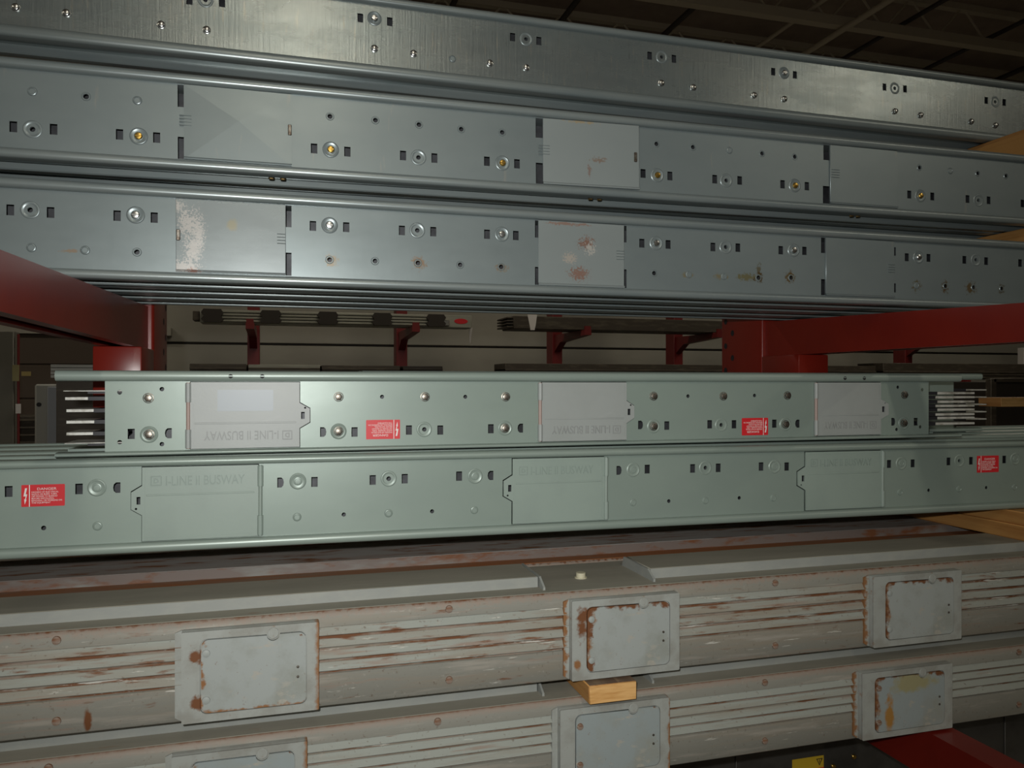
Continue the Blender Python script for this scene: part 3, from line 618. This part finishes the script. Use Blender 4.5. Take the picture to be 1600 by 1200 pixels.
# ================================================================== timber
def board(x0, x1, y0, y1, z0, z1, label, end=True, name='timber_block'):
    t = thing(name, ((x0 + x1) / 2, (y0 + y1) / 2, EZ(z0)), label, 'timber'); a, b, h = (x1 - x0) / 2, (y1 - y0) / 2, z1 - z0
    obj('block', boxm('block', -a, a, -b + .0015, b, 0, h, M['wood'], .002), t)
    obj('end_grain', boxm('end_grain', -a + .001, a - .001, -b, -b + .003, .001, h - .001, M['woodend'], .001), t)
    return t
wx = un(921, 1097, 1.245)[0]
tb = board(wx, wx + .087, 1.245, 1.46, -.5385, -.5065, 'short pine block with sawn end sticking out between the two ribbed ducts')
obj('weathered_top', boxm('weathered_top', -.042, .042, -.105, .105, .0318, .0324, M['woodtop']), tb)
board(1.525, 1.66, 1.285, 1.78, -.3365, -.3045, 'lower pine board between the rusty duct and the green-grey busway')
board(1.531, 1.66, 1.29, 1.78, -.3045, -.276, 'upper pine board directly under the green-grey busway')
board(1.648, 1.74, 1.41, 1.60, .5075, .589, 'thick pine timber carrying the topmost busway')
board(1.648, 1.74, 1.60, 1.80, .5075, .589, 'thick pine timber end to end behind the one carrying the topmost busway')
board(1.605, 1.70, 1.385, 1.78, .3155, .3505, 'pine board between the scratched busway and the one with brass screws')
board(ux(1548, 2.1), 2.9, 2.06, 2.15, -.075, -.045, 'brown timber beyond the bare busbar ends')

# ================================================================== cantilever rack
def arm(root, xc, yp, ztb, ztt, zbt, yt, w_=.062):
    """tapered channel arm, open underneath; heights relative to the lens, tip towards the aisle"""
    rx, ry = root.location.x, root.location.y
    bm = bmesh.new(); th = .005
    for sx in (-1, 1):
        xo = xc - rx + sx * w_ / 2; xi = xo - sx * th
        pr = [(yp - ry, EZ(zbt)), (yp - ry, EZ(ztb)), (yt - ry, EZ(ztt)), (yt - ry, EZ(zbt))]
        prism_x(bm, pr, min(xo, xi), max(xo, xi))
    prism_x(bm, [(yp - ry, EZ(ztb)), (yp - ry, EZ(ztb) - th), (yt - ry, EZ(ztt) - th), (yt - ry, EZ(ztt))], xc - rx - w_ / 2 + th, xc - rx + w_ / 2 - th)
    prism_x(bm, [(yt - ry, EZ(ztt)), (yt - ry, EZ(zbt)), (yt - ry + th, EZ(zbt)), (yt - ry + th, EZ(ztt))], xc - rx - w_ / 2 + th, xc - rx + w_ / 2 - th)
    # turned-in bottom lip on the far side
    box(bm, xc - rx - w_ / 2 + th, xc - rx - w_ / 2 + .018, yt - ry, yp - ry, EZ(zbt), EZ(zbt) + .004)
    box(bm, xc - rx + w_ / 2 - .018, xc - rx + w_ / 2 - th, yt - ry, yp - ry, EZ(zbt), EZ(zbt) + .004)
    return obj('arm', finish(bm, 'arm', M['red']), root)
def upright(xc, label, low=True):
    w_ = .0855; yp = 1.82
    t = thing('rack_upright', (xc, yp + .1, 0), label, 'rack')
    obj('column', boxm('column', -w_ / 2, w_ / 2, -.1, .1, 0, EZ(.56), M['red'], .007, 4), t)
    bm = bmesh.new(); lathe(bm, [(.0085, -.0003), (.0078, -.0004), (.0072, .0), (0, .0)], 12); hm = finish(bm, 'punched_hole', M['dark'])
    for sx in (-1, 1):
        for k in range(8):
            for yy, z in ((.075, EZ(-.10 + .069 * k)), (.040, EZ(-.0655 + .069 * k))):
                obj('punched_hole', hm, t, (sx * (w_ / 2 + .0001), yy, z), (0, 0, R(90) * sx))
    a = arm(t, xc, yp, .163, .132, .0725, .84)
    obj('arm_bracket', boxm('arm_bracket', -w_ / 2, w_ / 2, -.255, -.1, EZ(-.045), EZ(.0722), M['red'], .003, 2), t)
    arm(t, xc, yp, -.6825, -.6835, -.775, .98)
    obj('base_beam', boxm('base_beam', -.06, .06, -.95, .1, 0, .12, M['red'], .004), t)
    return t
upright(-.3005, 'red cantilever rack upright and arm behind the bare busbar ends, beside the brown door')
upright(1.2495, 'red cantilever rack upright with punched holes showing and two long arms')

# ================================================================== lower shelf load
mlow = paint('dark_galvanised', (.10, .095, .085), .45, .5, [('noise', (.06, .055, .05), (8, 8, 8), 5, .4, .65)])
lo = thing('switch_enclosure', (1.0, 1.62, .121), 'dark steel enclosure with yellow warning label on the shelf below the ducts', 'enclosure')
obj('body', boxm('body', -2.0, 1.2, 0, .18, 0, EZ(-.79) - .121, mlow, .003), lo)
for k, (a, b) in enumerate(((-2.0, -.02), (.0, .765), (.785, 1.2))):
    obj('front_panel', boxm('front_panel', a + .004, b - .004, -.004, .001, .004, EZ(-.79) - .125, mlow, .001), lo)
for px, py in ((1332, 1181), (1410, 1170), (1486, 1159), (1480, 1192), (1300, 1196)):
    X, z = un(px, py, 1.62); obj('bolt', B_brass, lo, (X - 1.0, -.004, EZ(z) - .121))
X0, z1 = un(1236, 1186, 1.62); X1, _ = un(1285, 1180, 1.62)
yl = obj('warning_label', boxm('warning_label', X0 - 1, X1 - 1, -.0048, -.004, EZ(z1) - .121 - .07, EZ(z1) - .121, paint('label_yellow', (.62, .42, .03), .5)), lo, label='yellow warning label with black triangle')
wd = X1 - X0; cx, cz = X1 - 1 - .012, EZ(z1) - .121 - .014
tri = sheet('triangle', [(cx - .009, cz + .008), (cx, cz - .009), (cx + .009, cz + .008)], [[(cx - .006, cz + .0062), (cx, cz - .0055), (cx + .006, cz + .0062)]], .0004, M['black'], -.0053)
tri.materials.clear()
ex = sheet('mark', rect(cx - .0008, cx + .0008, cz - .002, cz + .005), [], .0004, M['black'], -.0053); ex.materials.clear()
obj('warning_triangle', join([tri, ex], 'warning_triangle', M['black']), yl)
obj('red_band', boxm('red_band', X0 - 1 + .03, X1 - 1, -.0054, -.0048, EZ(z1) - .121 - .05, EZ(z1) - .121 - .028, M['redlabel']), yl)

# ================================================================== far side of the hall
FR = paint('far_rack_red', (.17, .014, .014), .45)
mfar = paint('far_busway', (.33, .33, .28), .5, 0, [('noise', (.28, .28, .235), (4, 20, 20), 4, .4, .6)])
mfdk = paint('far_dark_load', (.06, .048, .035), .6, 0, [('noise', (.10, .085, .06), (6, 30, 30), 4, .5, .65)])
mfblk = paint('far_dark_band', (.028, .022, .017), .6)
FY = 8.0
for px, lab in ((396, 'slim red far upright behind the first two dark blocks of the pale busway'), (628, 'slim red far upright behind the last two dark blocks of the pale busway'), (871, 'slim red far upright beside the white strap'), (1060, 'slim red far upright beside the punched red upright'), (1420, 'slim red far upright seen under the long red rack arm')):
    xc = ux(px, FY); w_ = .055
    t = thing('rack_upright', (xc, FY + .1, 0), lab, 'rack', 'rack uprights against the far wall')
    obj('column', boxm('column', -w_, w_, -.1, .1, 0, EZ(1.5), FR, .004), t)
    for zt in (.52, .05, -.5):
        bm = bmesh.new(); prism_x(bm, [(-.1, EZ(zt)), (-.1, EZ(zt - .18)), (-.28, EZ(zt - .085)), (-.98, EZ(zt - .05)), (-.98, EZ(zt))], -.035, .035); obj('arm', finish(bm, 'arm', FR), t)
        bm = bmesh.new(); prism_x(bm, [(-.98, EZ(zt)), (-.955, EZ(zt)), (-.955, EZ(zt + .035)), (-.98, EZ(zt + .035))], -.03, .03); obj('end_stop', finish(bm, 'end_stop', FR), t)
    obj('base_beam', boxm('base_beam', -.07, .07, -1.1, .1, 0, .12, FR), t)
# pale busway with five dark joint blocks
xa, xb = ux(312, 7.2), ux(738, 7.2)
fb = thing('busway', (xa, 7.2, EZ(.521)), 'pale ribbed far busway with five dark blocks and a red oval mark', 'busway')
obj('casing', boxm('casing', 0, xb - xa, .02, .25, 0, .115, mfar, .004), fb)
for k in range(4): obj('bar', boxm('bar', .05, xb - xa - .3, .0, .03, .012 + .026 * k, .030 + .026 * k, mfar, .003), fb)
for px in (332, 423, 512, 597, 681):
    X = ux(px, 7.2) - xa; bm = bmesh.new(); prism_y(bm, [(X - .07, .055), (X - .09, .03), (X - .07, .005), (X + .07, .005), (X + .09, .03), (X + .07, .055), (X + .09, .085), (X + .07, .115), (X - .07, .115), (X - .09, .085)], -.03, .26)
    obj('joint_block', finish(bm, 'joint_block', mfblk), fb)
bm = bmesh.new(); box(bm, ux(696, 7.2) - xa - .02, ux(700, 7.2) - xa + .01, -.02, .02, .015, .065, .004); obj('bracket', finish(bm, 'bracket', M['zinc']), fb)
bm = bmesh.new(); lathe(bm, [(.052, .0202), (.05, .018), (0, .018)], 20); me = finish(bm, 'red_oval_mark', M['redlabel']); me.transform(Matrix.Diagonal((1.25, 1, .48, 1))); obj('red_oval_mark', me, fb, (ux(721, 7.2) - xa, 0, .06))
obj('end_cap', boxm('end_cap', -.06, -.005, .05, .22, .02, .10, mfdk, .004), fb)
bm = bmesh.new(); prism_y(bm, [(xb - xa - .01, .01), (xb - xa + .025, .01), (xb - xa + .005, -.14), (xb - xa, -.14)], .1, .104); obj('paper_tag', finish(bm, 'paper_tag', M['white']), fb)
# dark bundle on the next bay
xa, xb = ux(793, 7.2), 6.4
fb = thing('busway', (xa, 7.2, EZ(.523)), 'dark busway bundle with a white strap on the far rack', 'busway')
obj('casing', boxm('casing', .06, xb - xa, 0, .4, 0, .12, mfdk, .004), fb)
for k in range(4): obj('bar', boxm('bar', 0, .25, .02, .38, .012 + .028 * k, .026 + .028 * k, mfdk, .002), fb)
X = ux(832, 7.2) - xa; bm = bmesh.new(); prism_y(bm, [(X - .05, .135), (X + .045, .135), (X + .03, .03), (X + .02, -.012), (X - .02, -.012)], -.004, 0); obj('strap', finish(bm, 'strap', M['white']), fb)
# loads lower down on the far rack
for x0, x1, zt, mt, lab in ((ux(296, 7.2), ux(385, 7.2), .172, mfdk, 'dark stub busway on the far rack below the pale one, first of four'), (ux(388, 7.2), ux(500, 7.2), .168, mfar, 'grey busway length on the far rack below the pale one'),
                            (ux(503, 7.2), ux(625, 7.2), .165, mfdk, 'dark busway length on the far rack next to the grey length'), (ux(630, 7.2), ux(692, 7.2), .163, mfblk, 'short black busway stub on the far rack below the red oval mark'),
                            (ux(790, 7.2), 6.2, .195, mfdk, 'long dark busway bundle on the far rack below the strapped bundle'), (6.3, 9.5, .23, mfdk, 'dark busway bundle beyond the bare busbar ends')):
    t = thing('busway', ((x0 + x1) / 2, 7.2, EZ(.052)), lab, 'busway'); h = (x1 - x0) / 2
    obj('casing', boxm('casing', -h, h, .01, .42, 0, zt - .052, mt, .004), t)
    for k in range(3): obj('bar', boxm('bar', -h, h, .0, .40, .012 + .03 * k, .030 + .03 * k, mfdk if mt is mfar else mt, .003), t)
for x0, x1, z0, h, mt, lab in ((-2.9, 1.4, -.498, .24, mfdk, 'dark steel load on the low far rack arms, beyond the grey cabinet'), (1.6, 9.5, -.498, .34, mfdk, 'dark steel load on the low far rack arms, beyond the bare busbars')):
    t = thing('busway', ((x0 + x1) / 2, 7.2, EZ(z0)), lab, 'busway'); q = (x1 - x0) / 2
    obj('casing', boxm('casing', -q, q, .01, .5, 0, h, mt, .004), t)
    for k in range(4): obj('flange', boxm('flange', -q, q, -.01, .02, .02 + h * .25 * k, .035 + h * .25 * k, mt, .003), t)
# black crate and white post near the right edge
t = thing('crate', (ux(1590, 5.4), 5.4, 0), 'black open crate beside the bare busbars, far side of the aisle', 'crate'); xw = .28
obj('body', boxm('body', -xw, xw, .02, .5, EZ(-.42), EZ(.02), mfblk, .005), t)
for sx in (-1, 1): obj('frame_post', boxm('frame_post', sx * xw - .03, sx * xw + .03, -.02, .04, 0, EZ(.045), mfdk, .004), t)
obj('frame_rail', boxm('frame_rail', -xw, xw, -.02, .03, EZ(.015), EZ(.05), mfdk, .004), t)
obj('frame_rail', boxm('frame_rail', -xw, xw, -.02, .03, EZ(-.46), EZ(-.41), mfdk, .004), t)
t = thing('sign_post', (ux(1599, 8.6), 8.6, 0), 'white painted post standing before the far wall', 'post')
obj('post', boxm('post', -.05, .05, -.05, .05, 0, EZ(.50), paint('white_paint', (.7, .66, .64), .5), .006), t)
obj('foot_plate', boxm('foot_plate', -.12, .12, -.12, .12, 0, .015, mfdk), t)
# left: grey cabinet, dark stanchion with yellow tag, low pallet of panels
cx0, cx1, cx2 = ux(52, 5.0), ux(71, 5.0), ux(103, 5.0)
t = thing('cabinet', ((cx0 + cx2) / 2, 5.0, 0), 'tall grey steel cabinet standing behind the bare busbar ends', 'cabinet')
mc1 = paint('cabinet_grey', (.30, .30, .27), .5); mc2 = paint('cabinet_blue', (.27, .29, .32), .5)
h0 = (cx0 + cx2) / 2
obj('body', boxm('body', cx0 - h0, cx2 - h0 + .35, .02, .5, 0, EZ(.0), mc1, .01), t)
obj('door', boxm('door', cx1 - h0 + .01, cx2 - h0 + .34, -.005, .02, .08, EZ(-.015), mc2, .004), t)
bm = bmesh.new(); lathe(bm, [(.012, .0205), (.012, .012), (0, .012)], 12); obj('lock', finish(bm, 'lock', M['dark']), t, (ux(59.5, 5.0) - h0, 0, EZ(-.115)))
t = thing('stanchion', (ux(13, 6.2), 6.2, 0), 'dark steel stanchion with pale tags, left of the grey cabinet'.replace(', left of', ' beside'), 'post')
obj('post', boxm('post', -.05, .05, -.06, .06, 0, EZ(.36), paint('stanchion_grey', (.15, .145, .12), .6), .006), t)
obj('web', boxm('web', -.16, -.05, -.02, .02, 0, EZ(.36), mfblk), t)
bm = bmesh.new(); cyl(bm, (.075, -.05, EZ(-.5)), (.075, -.05, EZ(.34)), .008, 8); obj('conduit', finish(bm, 'conduit', FR, 60), t)
obj('tag', boxm('tag', .045, .085, -.075, -.065, EZ(.02), EZ(.13), paint('tag_olive', (.30, .27, .13), .6)), t)
obj('tag', boxm('tag', .1, .155, -.075, -.065, EZ(.055), EZ(.085), paint('tag_yellow', (.42, .33, .12), .6)), t)
obj('tag', boxm('tag', .065, .095, -.075, -.065, EZ(-.20), EZ(-.135), M['white']), t)
t = thing('sheet_stack', (ux(125, 3.2), 3.2, 0), 'pale sheet metal stack seen past the rack bracket, behind the busway end', 'sheet stack')
obj('stand', boxm('stand', -.09, .09, .05, .5, 0, EZ(.02), mfdk, .004), t)
for k in range(4): obj('sheet', boxm('sheet', -.10, .11 - .004 * k, .02, .5, EZ(.022 + .0125 * k), EZ(.033 + .0125 * k), mc1, .001), t)
